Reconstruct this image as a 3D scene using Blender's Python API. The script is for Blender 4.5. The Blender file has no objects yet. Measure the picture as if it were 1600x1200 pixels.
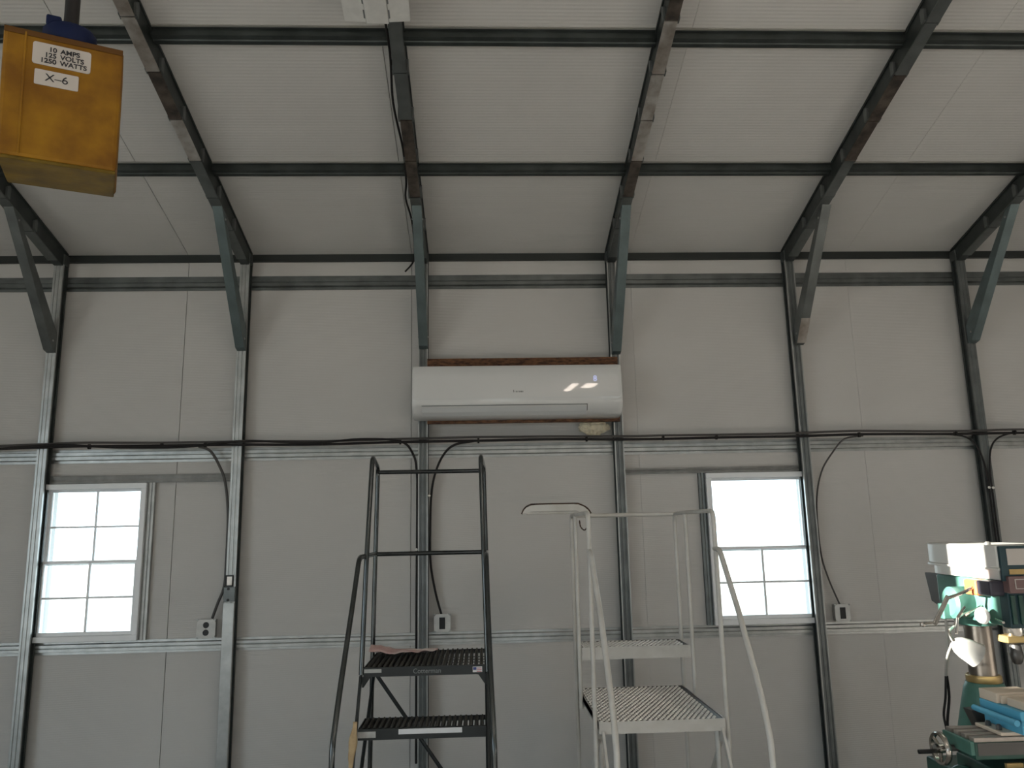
import bpy, math, random
from mathutils import Vector, Matrix, noise
random.seed(7)
scene = bpy.context.scene
col = scene.collection
PI = math.pi

# ------------------------------------------------------------------ camera
cd = bpy.data.cameras.new('camera'); cam = bpy.data.objects.new('camera', cd); col.objects.link(cam)
cd.sensor_width = 36.0; cd.lens = 27.0; cd.clip_start = 0.05; cd.clip_end = 200
_p, _y, _r = 0.1825, 0.0427, -0.0201
_f = Vector((math.sin(_y)*math.cos(_p), math.cos(_y)*math.cos(_p), math.sin(_p)))
_ri = Vector((math.cos(_y), -math.sin(_y), 0)); _u = _ri.cross(_f)
_r2 = math.cos(_r)*_ri + math.sin(_r)*_u; _u2 = -math.sin(_r)*_ri + math.cos(_r)*_u
cam.matrix_world = Matrix(((_r2.x, _u2.x, -_f.x, 2.763), (_r2.y, _u2.y, -_f.y, -4.9492), (_r2.z, _u2.z, -_f.z, 1.6455), (0, 0, 0, 1)))
scene.camera = cam

# ------------------------------------------------------------------ world, sun, openings, exposure
world = bpy.data.worlds.new('world'); scene.world = world; world.use_nodes = True
wb = world.node_tree.nodes['Background']
wb.inputs[0].default_value = (0.74, 0.90, 1.0, 1); wb.inputs[1].default_value = 4.6
SUN_EL, SUN_AZ = math.radians(12.0), math.radians(10.0)
sd = bpy.data.lights.new('sun', 'SUN'); sd.energy = 34.0; sd.color = (1.0, 0.945, 0.87); sd.angle = math.radians(0.3)
sun = bpy.data.objects.new('sun', sd); col.objects.link(sun)
sun.rotation_euler = Vector((math.cos(SUN_EL)*math.cos(SUN_AZ), math.cos(SUN_EL)*math.sin(SUN_AZ), -math.sin(SUN_EL))).to_track_quat('-Z', 'Y').to_euler()
def portal(name, loc, rot, sx, sy):        # guides the sky light through a wall opening, adds no light
    l = bpy.data.lights.new(name, 'AREA'); l.shape = 'RECTANGLE'; l.size = sx; l.size_y = sy
    o = bpy.data.objects.new(name, l); col.objects.link(o); o.location = loc; o.rotation_euler = rot
    l.cycles.is_portal = True
DOOR = (2.4, 3.5, 2.0)        # rear doorway: x0, x1, height
SUN_OPENING = (-8.7, -5.1, 2.9)     # added left gable opening that puts sun on the floor: y0, y1, height
YR = -9.1                     # rear wall
portal('door_daylight', ((DOOR[0]+DOOR[1])/2, YR-.02, DOOR[2]/2), (PI/2, 0, 0), DOOR[1]-DOOR[0], DOOR[2])
portal('side_daylight', (-3.17, (SUN_OPENING[0]+SUN_OPENING[1])/2, SUN_OPENING[2]/2), (PI/2, 0, -PI/2), SUN_OPENING[1]-SUN_OPENING[0], SUN_OPENING[2])
portal('window_daylight', (0.32, .16, 1.48), (-PI/2, 0, 0), .6, .9)
portal('window_daylight', (4.57, .16, 1.48), (-PI/2, 0, 0), .62, .9)
vs = scene.view_settings
vs.view_transform = 'Standard'; vs.look = 'None'; vs.exposure = 0.0; vs.gamma = 1.0; vs.use_curve_mapping = False

# ------------------------------------------------------------------ materials
MATS = {}
def mat(name, c, rough=.5, metal=0.0, var=0.0, vscale=6.0, c2=None, bump=0.0, bscale=60.0, ridge=0.0, spec=.5, coat=0.0, stretch=None):
    m = bpy.data.materials.new(name); m.use_nodes = True; nt = m.node_tree; N = nt.nodes; L = nt.links
    b = N['Principled BSDF']; b.inputs['Base Color'].default_value = (*c, 1); b.inputs['Roughness'].default_value = rough
    b.inputs['Metallic'].default_value = metal; b.inputs['Specular IOR Level'].default_value = spec
    if coat: b.inputs['Coat Weight'].default_value = coat; b.inputs['Coat Roughness'].default_value = .03
    tc = N.new('ShaderNodeTexCoord')
    src = tc.outputs['Object']
    if stretch:
        mp = N.new('ShaderNodeMapping'); mp.inputs['Scale'].default_value = stretch
        L.new(src, mp.inputs['Vector']); src = mp.outputs['Vector']
    if c2 or var:
        n = N.new('ShaderNodeTexNoise'); n.inputs['Scale'].default_value = vscale; n.inputs['Detail'].default_value = 5
        L.new(src, n.inputs['Vector'])
        r = N.new('ShaderNodeValToRGB'); r.color_ramp.elements[0].position = .35; r.color_ramp.elements[1].position = .68
        a = c2 or tuple(v*(1-var) for v in c)
        r.color_ramp.elements[0].color = (*a, 1); r.color_ramp.elements[1].color = (*c, 1)
        L.new(n.outputs['Fac'], r.inputs['Fac']); L.new(r.outputs['Color'], b.inputs['Base Color'])
    if ridge or bump:
        bp = N.new('ShaderNodeBump'); L.new(bp.outputs['Normal'], b.inputs['Normal'])
        if ridge:
            w = N.new('ShaderNodeTexWave'); w.wave_type = 'BANDS'; w.bands_direction = 'Z'
            w.inputs['Scale'].default_value = ridge; w.inputs['Distortion'].default_value = .6; w.inputs['Detail Scale'].default_value = 3
            n2 = N.new('ShaderNodeTexNoise'); n2.inputs['Scale'].default_value = 3.0; n2.inputs['Detail'].default_value = 4
            mx = N.new('ShaderNodeMath'); mx.operation = 'MULTIPLY_ADD'; mx.inputs[1].default_value = .35
            L.new(tc.outputs['Object'], w.inputs['Vector']); L.new(tc.outputs['Object'], n2.inputs['Vector'])
            L.new(w.outputs['Fac'], mx.inputs[0]); L.new(n2.outputs['Fac'], mx.inputs[2]); L.new(mx.outputs[0], bp.inputs['Height'])
            bp.inputs['Strength'].default_value = .5; bp.inputs['Distance'].default_value = .004
        else:
            n2 = N.new('ShaderNodeTexNoise'); n2.inputs['Scale'].default_value = bscale; n2.inputs['Detail'].default_value = 4
            L.new(tc.outputs['Object'], n2.inputs['Vector']); L.new(n2.outputs['Fac'], bp.inputs['Height'])
            bp.inputs['Strength'].default_value = bump; bp.inputs['Distance'].default_value = .003
    MATS[name] = m
    return m
def emit(name, c, s):
    m = bpy.data.materials.new(name); m.use_nodes = True; b = m.node_tree.nodes['Principled BSDF']
    b.inputs['Base Color'].default_value = (*c, 1); b.inputs['Emission Color'].default_value = (*c, 1); b.inputs['Emission Strength'].default_value = s
    MATS[name] = m; return m
mat('insulation', (.605, .588, .563), .36, var=.06, vscale=1.3, ridge=55.0)
mat('insulation_roof', (.63, .615, .59), .34, var=.06, vscale=1.3, ridge=55.0)
mat('sheet', (.45, .45, .44), .6)
mat('concrete', (.36, .35, .33), .7, var=.25, vscale=2.0)
mat('ground', (.42, .40, .36), .9, var=.2, vscale=.6)
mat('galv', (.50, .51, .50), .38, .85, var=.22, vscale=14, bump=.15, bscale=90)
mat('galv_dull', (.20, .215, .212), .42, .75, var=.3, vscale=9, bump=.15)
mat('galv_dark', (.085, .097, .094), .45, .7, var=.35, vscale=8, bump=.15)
mat('purlin_highlight', (.72, .70, .66), .3, .85)
mat('eave_black', (.04, .045, .043), .5, .5)
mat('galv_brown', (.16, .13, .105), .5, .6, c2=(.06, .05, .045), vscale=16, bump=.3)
mat('galv_bright', (.74, .71, .67), .32, .8, c2=(.40, .34, .29), vscale=11, bump=.25)  # pale tone, also paints reflections on rafters and sunlight on a brace
mat('brace', (.16, .205, .21), .45, .6, var=.25, vscale=10, bump=.15)
mat('vinyl', (.88, .89, .90), .35)
mat('cable', (.020, .018, .018), .55, spec=.25)
mat('cable_grey', (.075, .070, .066), .5)
mat('white_metal', (.66, .655, .63), .4, var=.12, vscale=20)
mat('white_clip', (.8, .78, .72), .4)
mat('black', (.008, .008, .009), .5)
mat('ac_white', (.69, .69, .68), .3, coat=1.0)
mat('ac_louver', (.62, .63, .63), .3)
mat('ac_line', (.16, .17, .17), .5)
mat('osb', (.22, .10, .045), .8, c2=(.055, .022, .012), vscale=28, bump=.6, bscale=50, stretch=(1, 1, 3))
mat('foam', (.80, .72, .54), .85, var=.25, vscale=30, bump=.6, bscale=70)
mat('ladder_dark', (.020, .025, .026), .25, .2, var=.3, vscale=15, coat=.5)
mat('ladder_flat', (.024, .029, .030), .42, .2, var=.3, vscale=15)
mat('ladder_rail', (.11, .12, .122), .2, .9, var=.25, vscale=15)
mat('slat', (.06, .055, .045), .4, .5, c2=(.025, .023, .02), vscale=25)
mat('letter_grey', (.22, .23, .23), .5)
mat('sticker', (.75, .76, .78), .5)
mat('flag_red', (.45, .05, .06), .5)
mat('flag_blue', (.04, .06, .25), .5)
mat('tape', (.55, .41, .24), .75, c2=(.36, .25, .13), vscale=20, bump=.4)
mat('tape_white', (.52, .52, .50), .6, var=.2, vscale=25)
mat('rag', (.80, .74, .70), .9, c2=(.62, .40, .38), vscale=9, bump=.5)
mat('ladder_white', (.62, .605, .57), .4, c2=(.52, .50, .46), vscale=9)
mat('tread_plate', (.07, .065, .055), .5, .4, var=.3, vscale=20)
mat('tread_button', (.62, .62, .60), .35, .5)
mat('rust', (.09, .05, .03), .8, c2=(.03, .02, .015), vscale=30)
mat('yellow', (.30, .145, .006), .6, c2=(.17, .070, .004), vscale=16, bump=.3, bscale=40, spec=.25)
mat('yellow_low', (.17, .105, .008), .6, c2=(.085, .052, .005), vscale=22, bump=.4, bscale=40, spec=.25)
mat('yellow_rim', (.10, .042, .006), .6, spec=.25)
mat('blue_strap', (.004, .010, .045), .6, spec=.2)
mat('label_white', (.50, .46, .42), .55)
mat('ink', (.015, .015, .02), .6)
mat('cover_white', (.76, .74, .69), .35)
mat('hood_white', (.42, .41, .38), .3)
mat('mill_green', (.11, .26, .21), .4, c2=(.07, .18, .145), vscale=10)
mat('mill_dark_green', (.03, .10, .075), .4, c2=(.018, .055, .042), vscale=12)
mat('mill_teal', (.014, .045, .055), .45)
mat('steel', (.55, .52, .48), .22, 1.0, var=.2, vscale=20)
mat('column_steel', (.30, .26, .22), .3, .9, var=.3, vscale=8, stretch=(6, 6, 1))
mat('steel_dark', (.12, .115, .11), .4, .7)
mat('table_steel', (.50, .44, .39), .38, .6, var=.2, vscale=20)
mat('orange', (.75, .16, .05), .45)
mat('dark_box', (.05, .045, .06), .4)
mat('plate_brown', (.17, .10, .095), .5)
mat('brass', (.48, .34, .14), .4, .5)
mat('vise_blue', (.10, .42, .62), .4)
mat('vise_cream', (.72, .60, .48), .5)
mat('cord_grey', (.55, .52, .47), .5)
emit('led', (.55, .6, 1.0), .55)
emit('tube_light', (1.0, .86, .74), 16.0)
def glass():
    m = bpy.data.materials.new('pane_glass'); m.use_nodes = True; nt = m.node_tree; N = nt.nodes; N.clear()
    o = N.new('ShaderNodeOutputMaterial'); t = N.new('ShaderNodeBsdfTransparent'); g = N.new('ShaderNodeBsdfGlossy'); x = N.new('ShaderNodeMixShader'); f = N.new('ShaderNodeFresnel')
    g.inputs['Roughness'].default_value = .02; t.inputs[0].default_value = (.95, .97, .97, 1); f.inputs[0].default_value = 1.45
    nt.links.new(f.outputs[0], x.inputs[0]); nt.links.new(t.outputs[0], x.inputs[1]); nt.links.new(g.outputs[0], x.inputs[2]); nt.links.new(x.outputs[0], o.inputs[0])
    MATS['pane_glass'] = m
glass()

# ------------------------------------------------------------------ helpers
def tag(o, label=None, cat=None, group=None, kind=None):
    if label: o['label'] = label
    if cat: o['category'] = cat
    if group: o['group'] = group
    if kind: o['kind'] = kind
    return o
def empty(name, loc, rot=(0, 0, 0)):
    o = bpy.data.objects.new(name, None); o.empty_display_size = .05; col.objects.link(o); o.location = loc; o.rotation_euler = rot
    return o
def root_loc(o):
    while o.parent: o = o.parent
    return o.location
class MB:
    def __init__(s): s.v = []; s.f = []; s.smooth = False
    def box(s, x0, x1, y0, y1, z0, z1):
        b = len(s.v); s.v += [Vector(p) for p in ((x0,y0,z0),(x1,y0,z0),(x1,y1,z0),(x0,y1,z0),(x0,y0,z1),(x1,y0,z1),(x1,y1,z1),(x0,y1,z1))]
        s.f += [tuple(b+i for i in q) for q in ((0,3,2,1),(4,5,6,7),(0,1,5,4),(1,2,6,5),(2,3,7,6),(3,0,4,7))]; return s
    def obox(s, M, x0, x1, y0, y1, z0, z1):
        b = len(s.v); s.box(x0, x1, y0, y1, z0, z1)
        for i in range(b, len(s.v)): s.v[i] = M @ s.v[i]
        return s
    def prism(s, poly, fn, a, b):            # closed 2-D polygon swept from a to b; fn(u, v, t) gives a point
        n = len(poly); o = len(s.v)
        for t in (a, b): s.v += [Vector(fn(u, w, t)) for u, w in poly]
        s.f += [(o+i, o+(i+1) % n, o+n+(i+1) % n, o+n+i) for i in range(n)]
        s.f += [tuple(o+i for i in reversed(range(n))), tuple(o+n+i for i in range(n))]; return s
    def tube(s, pts, r, n=8, smooth=0, r1=None):
        P = [Vector(p) for p in pts]
        if smooth: P = spline(P, smooth)
        T = []
        for i in range(len(P)):
            d = (P[min(i+1, len(P)-1)]-P[max(i-1, 0)]); T.append(d.normalized())
        a = T[0].orthogonal().normalized(); o = len(s.v)
        for i, p in enumerate(P):
            a = (a-T[i]*a.dot(T[i])).normalized(); b = T[i].cross(a)
            k = i/(len(P)-1); rr = r if r1 is None else r+(r1-r)*k
            for j in range(n):
                t = 2*PI*j/n; s.v.append(p+(a*math.cos(t)+b*math.sin(t))*rr)
        for i in range(len(P)-1):
            for j in range(n): s.f.append((o+i*n+j, o+i*n+(j+1) % n, o+(i+1)*n+(j+1) % n, o+(i+1)*n+j))
        s.f.append(tuple(o+j for j in reversed(range(n)))); s.f.append(tuple(o+(len(P)-1)*n+j for j in range(n)))
        s.smooth = True; return s
    def lathe(s, prof, M, n=24, cap=True):     # prof (r, z) about local z, placed by M
        o = len(s.v)
        for r, z in prof:
            for j in range(n):
                t = 2*PI*j/n; s.v.append(M @ Vector((r*math.cos(t), r*math.sin(t), z)))
        for i in range(len(prof)-1):
            for j in range(n): s.f.append((o+i*n+j, o+i*n+(j+1) % n, o+(i+1)*n+(j+1) % n, o+(i+1)*n+j))
        if cap:
            s.f.append(tuple(o+j for j in reversed(range(n)))); s.f.append(tuple(o+(len(prof)-1)*n+j for j in range(n)))
        s.smooth = True; return s
    def build(s, name, m, parent=None, bevel=0.0, local=False):
        if parent is None:
            xs = [v.x for v in s.v]; ys = [v.y for v in s.v]; zs = [v.z for v in s.v]
            off = Vector(((min(xs)+max(xs))/2, (min(ys)+max(ys))/2, min(zs)))
        else: off = Vector((0, 0, 0)) if local else root_loc(parent).copy()
        me = bpy.data.meshes.new(name); me.from_pydata([v-off for v in s.v], [], s.f)
        me.materials.append(MATS[m]); me.update()
        if s.smooth:
            for p in me.polygons: p.use_smooth = len(p.vertices) == 4
            try: me.set_sharp_from_angle(angle=math.radians(40))
            except Exception: pass
        o = bpy.data.objects.new(name, me); col.objects.link(o)
        if parent is None: o.location = off
        else: o.parent = parent
        if bevel:
            b = o.modifiers.new('bevel', 'BEVEL'); b.width = bevel; b.segments = 2; b.limit_method = 'ANGLE'; b.angle_limit = math.radians(40)
        return o
def spline(P, k):
    out = []
    for i in range(len(P)-1):
        p0, p1, p2, p3 = P[max(i-1, 0)], P[i], P[i+1], P[min(i+2, len(P)-1)]
        for j in range(k):
            t = j/k
            out.append(.5*((2*p1)+(p2-p0)*t+(2*p0-5*p1+4*p2-p3)*t*t+(3*p1-p0-3*p2+p3)*t**3))
    out.append(P[-1]); return out
def rail(P, r):                              # round the corners of a bent tube
    P = [Vector(p) for p in P]; out = [P[0]]
    for i in range(1, len(P)-1):
        a, b, c = P[i-1], P[i], P[i+1]; d = min(r, (a-b).length*.45, (c-b).length*.45)
        s0 = b+(a-b).normalized()*d; s1 = b+(c-b).normalized()*d
        for j in range(6):
            t = j/5; out.append((1-t)**2*s0+2*t*(1-t)*b+t*t*s1)
    out.append(P[-1]); return out
def tilt(loc, axis):                         # matrix whose local z points along axis
    return Matrix.Translation(Vector(loc)) @ Vector(axis).to_track_quat('Z', 'Y').to_matrix().to_4x4()
def text(name, s, size, m, parent, M, ext=.0004, align='CENTER', local=False, xs=1.0, bold=0.0):
    c = bpy.data.curves.new(name, 'FONT'); c.body = s; c.size = size; c.extrude = ext; c.align_x = align; c.align_y = 'CENTER'; c.offset = bold
    t = bpy.data.objects.new(name, c); col.objects.link(t)
    me = bpy.data.meshes.new_from_object(t.evaluated_get(bpy.context.evaluated_depsgraph_get()))
    bpy.data.objects.remove(t); bpy.data.curves.remove(c)
    me.materials.clear(); me.materials.append(MATS[m])
    me.transform(Matrix.Diagonal((xs, 1, 1, 1))); me.transform(M)
    if parent is not None and not local: me.transform(Matrix.Translation(-root_loc(parent)))
    o = bpy.data.objects.new(name, me); col.objects.link(o); o.parent = parent
    return o
FACE_Y = Matrix(((1, 0, 0, 0), (0, 0, -1, 0), (0, 1, 0, 0), (0, 0, 0, 1)))   # writing that faces -y
def at_y(x, y, z): return Matrix.Translation((x, y, z)) @ FACE_Y

# ------------------------------------------------------------------ room shell
X0, X1 = -3.05, 8.8
RT = math.tan(.2881)
ZC = 3.504                        # ceiling height at y = 0
def zroof(y): return ZC - RT*y if y > -4.5 else ZC + RT*4.5 + RT*(y+4.5)
tag(MB().box(X0-.2, X1+.2, YR-.2, .25, -.2, 0).build('floor', 'concrete'), 'bare grey concrete slab floor of the workshop', None, None, 'structure')
tag(MB().box(-60, 60, -60, 60, -.5, -.21).build('ground', 'ground'), 'pale open ground outside the building', None, None, 'structure')

WINS = [(0.02, 0.615, 1.03, 1.93), (4.262, 4.89, 1.03, 1.93)]
def wall_strip(mb, x0, x1, y0, y1, z0, z1):
    cuts = [w for w in WINS if w[0] > x0 and w[1] < x1]
    x = x0
    for a, b, c, d in cuts:
        mb.box(x, a, y0, y1, z0, z1); mb.box(a, b, y0, y1, z0, c); mb.box(a, b, y0, y1, d, z1); x = b
    mb.box(x, x1, y0, y1, z0, z1); return mb
wf = tag(wall_strip(MB(), X0, X1, .105, .2, 0, 3.47).build('wall_front', 'sheet'), 'long wall lined with white insulation sheets between steel posts', None, None, 'structure')
seams = [X0, -2.19, -.69, .81, 2.31, 3.81, 5.33, 6.83, 8.33, X1]
gap = lambda v: .002 if v in (.81, 2.31) else .0006
for a, b in zip(seams[:-1], seams[1:]):
    wall_strip(MB(), a+gap(a), b-gap(b), .09, .104, .005, 3.455).build('insulation_panel', 'insulation', wf)

ceil = MB(); ceil.prism([(.25, zroof(.25)+.016), (-4.5, zroof(-4.5)+.016), (YR-.2, zroof(YR-.2)+.016), (YR-.2, zroof(YR-.2)+.1), (-4.5, zroof(-4.5)+.1), (.25, zroof(.25)+.1)], lambda u, w, t: (t, u, w), X0-.2, X1+.2)
ceil = tag(ceil.build('ceiling', 'sheet'), 'sloping roof lined with white insulation sheets above steel rafters', None, None, 'structure')
for a, b in zip(seams[:-1], seams[1:]):
    for ya, yb in ((.09, -4.5), (-4.5, YR)):
        MB().prism([(ya, zroof(ya)), (yb, zroof(yb)), (yb, zroof(yb)+.014), (ya, zroof(ya)+.014)], lambda u, w, t: (t, u, w), a+gap(a), b-gap(b)).build('insulation_panel', 'insulation_roof', ceil)

# rear wall with the open roll-up door and two unseen windows added for reflections
RW = [(5.75, 6.35, 1.9, 2.5), (6.75, 7.6, 1.9, 2.5)]
rw = MB()
rw.box(X0, DOOR[0], YR-.1, YR, 0, 3.48); rw.box(DOOR[0], DOOR[1], YR-.1, YR, DOOR[2], 3.48)
x = DOOR[1]
for a, b, c, d in RW:
    rw.box(x, a, YR-.1, YR, 0, 3.48); rw.box(a, b, YR-.1, YR, 0, c); rw.box(a, b, YR-.1, YR, d, 3.48); x = b
rw.box(x, X1, YR-.1, YR, 0, 3.48)
tag(rw.build('wall_rear', 'insulation'), 'rear workshop wall with an open roll-up doorway', None, None, 'structure')
# gable walls; the left one has an added slit that aims a sunbeam
def gable_cell(mb, x0, x1, ya, yb, z0, z1=None):
    mb.prism([(ya, z0), (yb, z0), (yb, z1 or zroof(yb)), (ya, z1 or zroof(ya))], lambda u, w, t: (t, u, w), x0, x1)
SY0, SY1, SZ0, SZ1 = -3.36, -3.13, 2.70, 3.30
wl = MB()
gable_cell(wl, X0-.1, X0, .2, SY1, 0); gable_cell(wl, X0-.1, X0, SY1, SY0, 0, SZ0)
wl.prism([(SY1, SZ1), (SY0, SZ1), (SY0, zroof(SY0)), (SY1, zroof(SY1))], lambda u, w, t: (t, u, w), X0-.1, X0)
gable_cell(wl, X0-.1, X0, SY0, -4.5, 0); gable_cell(wl, X0-.1, X0, -4.5, SUN_OPENING[1], 0); gable_cell(wl, X0-.1, X0, SUN_OPENING[0], YR-.1, 0)
wl.prism([(SUN_OPENING[1], SUN_OPENING[2]), (SUN_OPENING[0], SUN_OPENING[2]), (SUN_OPENING[0], zroof(SUN_OPENING[0])), (SUN_OPENING[1], zroof(SUN_OPENING[1]))], lambda u, w, t: (t, u, w), X0-.1, X0)
tag(wl.build('wall_left', 'insulation'), 'left gable wall with an added high sun slit and side opening', None, None, 'structure')
wr = MB(); gable_cell(wr, X1, X1+.1, .2, -4.5, 0); gable_cell(wr, X1, X1+.1, -4.5, YR-.1, 0)
tag(wr.build('wall_right', 'insulation'), 'right gable wall of the workshop', None, None, 'structure')

# ------------------------------------------------------------------ windows
def window(n, x0, x1, z0, z1, upper_grid, label):
    w = tag(empty('window_%d' % n, ((x0+x1)/2, .1, z0)), label, None, None, 'structure')
    fr = MB(); t = .03
    fr.box(x0-t, x1+t, .04, .14, z0-t, z0+.004); fr.box(x0-t, x1+t, .04, .14, z1-.004, z1+t)
    fr.box(x0-t, x0+.004, .04, .14, z0+.004, z1-.004); fr.box(x1-.004, x1+t, .04, .14, z0+.004, z1-.004)
    fr.build('window_frame', 'vinyl', w, .003)
    zm = (z0+z1)/2-.01
    def sash(za, zb, y, grid, nm):
        s = MB(); a, b = x0+.004, x1-.004; q = .016
        s.box(a, b, y, y+.025, za, za+q+.006); s.box(a, b, y, y+.025, zb-q, zb); s.box(a, a+q, y, y+.025, za+q+.006, zb-q); s.box(b-q, b, y, y+.025, za+q+.006, zb-q)
        so = s.build(nm, 'vinyl', w, .002)
        xm, zc = (a+b)/2, (za+zb)/2
        if grid:
            MB().box(xm-.006, xm+.006, y+.006, y+.018, za+q+.006, zb-q).build('muntin', 'vinyl', so)
            MB().box(a+q, b-q, y+.0065, y+.0175, zc-.006, zc+.006).build('muntin', 'vinyl', so)
            cells = [(a+q, xm-.006, za+q+.006, zc-.006), (xm+.006, b-q, za+q+.006, zc-.006), (a+q, xm-.006, zc+.006, zb-q), (xm+.006, b-q, zc+.006, zb-q)]
        else: cells = [(a+q, b-q, za+q+.006, zb-q)]
        for c in cells: MB().box(c[0], c[1], y+.010, y+.013, c[2], c[3]).build('pane', 'pane_glass', so)
    sash(z0+.004, zm+.014, .062, True, 'lower_sash'); sash(zm-.014, z1-.004, .095, upper_grid, 'upper_sash')
window(1, *WINS[0], True, 'white sash window in the left bay, bright sky behind')
window(2, *WINS[1], False, 'white sash window behind the white ladder, bright sky behind')
for i, (a, b, c, d) in enumerate(RW):
    w = tag(MB().box(a, b, YR-.06, YR-.055, c, d).build('window_%d' % (i+3), 'pane_glass'), 'added glass pane in the rear wall', None, None, 'structure')
tag(MB().box(X0-.06, X0-.055, SY0, SY1, SZ0, SZ1).build('window_5', 'pane_glass'), 'narrow glass pane in the added sun slit of the left gable wall', None, None, 'structure')

# ------------------------------------------------------------------ steel frame
PX = [-1.22, 0.0, 1.211, 2.393, 3.665, 4.894, 6.10, 7.32]
PNAME = ['outside the frame at far left', 'left of the left window', 'right of the left window', 'behind the dark ladder', 'behind the white ladder',
         'right of the right window', 'behind the milling machine', 'outside the frame at far right']
def post_profile(w=.03, d=.06):
    g = .004
    return [(-w, 0), (-w+.012, 0), (-w+.015, g), (-w+.021, g), (-w+.024, 0), (w-.024, 0), (w-.021, g), (w-.015, g), (w-.012, 0), (w, 0), (w, d), (-w, d)]
for i, x in enumerate(PX):
    if i in (0, 7): continue
    root = empty('steel_post', (x, .03, 0))
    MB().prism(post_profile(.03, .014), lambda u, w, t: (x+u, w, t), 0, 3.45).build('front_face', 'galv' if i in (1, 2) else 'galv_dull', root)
    MB().prism([(-.024, .0142), (.024, .0142), (.024, .046), (.033, .046), (.033, .06), (-.033, .06), (-.033, .046), (-.024, .046)], lambda u, w, t: (x+u, w, t), 0, 3.45).build('web', 'galv_dark', root)  # dark tone puts the shade of the post sides into the colour
    if i in (3, 4, 5):
        for sx in (-1, 1):
            xa, xb = sorted((x+sx*.0305, x+sx*.0245)); MB().box(xa, xb, -.002, .013, 0, 3.44).build('edge_lip', 'galv', root)
    MB().box(x-.034, x+.034, -.004, .064, 3.40, 3.47).build('cap_bracket', 'galv_dull', root, .002)
    MB().box(x-.07, x+.07, -.03, .085, 0, .008).build('base_plate', 'galv_dull', root)
    if i == 2:
        MB().box(x-.037, x+.03, -.008, .002, .0, 1.215).build('sleeve', 'galv', root, .002)
        br = MB().box(x-.038, x+.033, -.011, .02, 1.222, 1.31).build('clamp', 'galv_dull', root, .003)
        MB().box(x-.018, x+.012, -.014, -.010, 1.32, 1.372).build('clamp_window', 'galv_bright', br)
        MB().box(x-.03, x+.016, -.012, -.002, 1.312, 1.38).build('clamp_slot', 'black', br)
        for zz in (1.232, 1.298):
            MB().lathe([(.008, 0), (.008, .004)], tilt((x-.008, -.011, zz), (0, -1, 0)), 10).build('bolt', 'black', br)
    tag(root, 'galvanised steel wall post ' + PNAME[i], 'post', 'galvanised steel wall posts')

def girt(z0, z1, m, label):
    zc = (z0+z1)/2; h = (z1-z0)/2
    prof = [(.088, z0), (.084, z0), (.084, z0+h*.36), (.061, z0+h*.48), (.061, zc-.004), (.065, zc), (.061, zc+.004), (.061, z1-h*.48), (.084, z1-h*.36), (.084, z1), (.088, z1)]
    tag(MB().prism(prof, lambda u, w, t: (t, u, w), X0, X1).build('wall_girt', m), label, 'girt', 'horizontal wall girts')
girt(3.238, 3.336, 'galv_dull', 'top horizontal steel girt just below the eave')
girt(2.092, 2.18, 'galv', 'middle horizontal steel girt carrying the black cables')
girt(.922, 1.0, 'galv', 'lowest horizontal steel girt under the window sills')
def channel(name, x0, x1, z0, z1, vertical, label, m='galv'):
    if vertical:
        prof = [(x0, .088), (x0, .062), (x0+.012, .058), ((x0+x1)/2, .062), (x1-.012, .058), (x1, .062), (x1, .088)]
        o = MB().prism(prof, lambda u, w, t: (u, w, t), z0, z1)
    else:
        prof = [(.088, z0), (.062, z0), (.058, z0+.01), (.064, (z0+z1)/2), (.058, z1-.01), (.062, z1), (.088, z1)]
        o = MB().prism(prof, lambda u, w, t: (t, u, w), x0, x1)
    tag(o.build(name, m), label, 'framing channel')
channel('window_header', .03, 1.181, 1.962, 2.012, False, 'steel header channel above the left window')
channel('window_header', 3.696, 4.864, 1.962, 2.0, False, 'steel header channel above the right window')
channel('window_jamb', .647, .69, 1.0, 1.962, True, 'upright steel jamb channel at the right side of the left window')
channel('window_jamb', 4.188, 4.230, 1.0, 1.962, True, 'upright steel jamb channel at the left side of the right window', 'galv_dull')

# eave strut and purlins
tag(MB().prism([(.066, 3.435), (.089, 3.435), (.089, zroof(.089)-.001), (.066, zroof(.066)-.001)], lambda u, w, t: (t, u, w), X0, X1).build('eave_strut', 'eave_black'), 'dark steel strut along the eave where roof meets wall', 'purlin')
RA = .2881
def roof_pt(s, d):           # s metres up the slope from y=0, d below the ceiling skin
    return (-s*math.cos(RA) - d*math.sin(RA), ZC + s*math.sin(RA) - d*math.cos(RA))
def purlin(s, label):
    prof = [roof_pt(s+a, d) for a, d in ((-.05, .001), (-.05, .005), (-.034, .006), (-.026, .042), (-.006, .042), (0, .038), (.006, .042), (.026, .042), (.034, .006), (.05, .005), (.05, .001))]
    root = empty('roof_purlin', ((X0+X1)/2, *roof_pt(s, .04)))
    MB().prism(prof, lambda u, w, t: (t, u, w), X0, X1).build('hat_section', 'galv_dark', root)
    for a in (-.056, .046):
        MB().prism([roof_pt(s+a, .0055), roof_pt(s+a+.010, .0055), roof_pt(s+a+.010, .010), roof_pt(s+a, .010)], lambda u, w, t: (t, u, w), X0, X1).build('lip_highlight', 'purlin_highlight', root)  # pale strips paint the thin highlights along the purlin edges
    tag(root, label, 'purlin', 'roof purlins')
purlin(.765, 'lower dark roof purlin crossing the rafters nearer the eave')
purlin(1.67, 'upper dark roof purlin crossing behind the strip light end')

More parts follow.
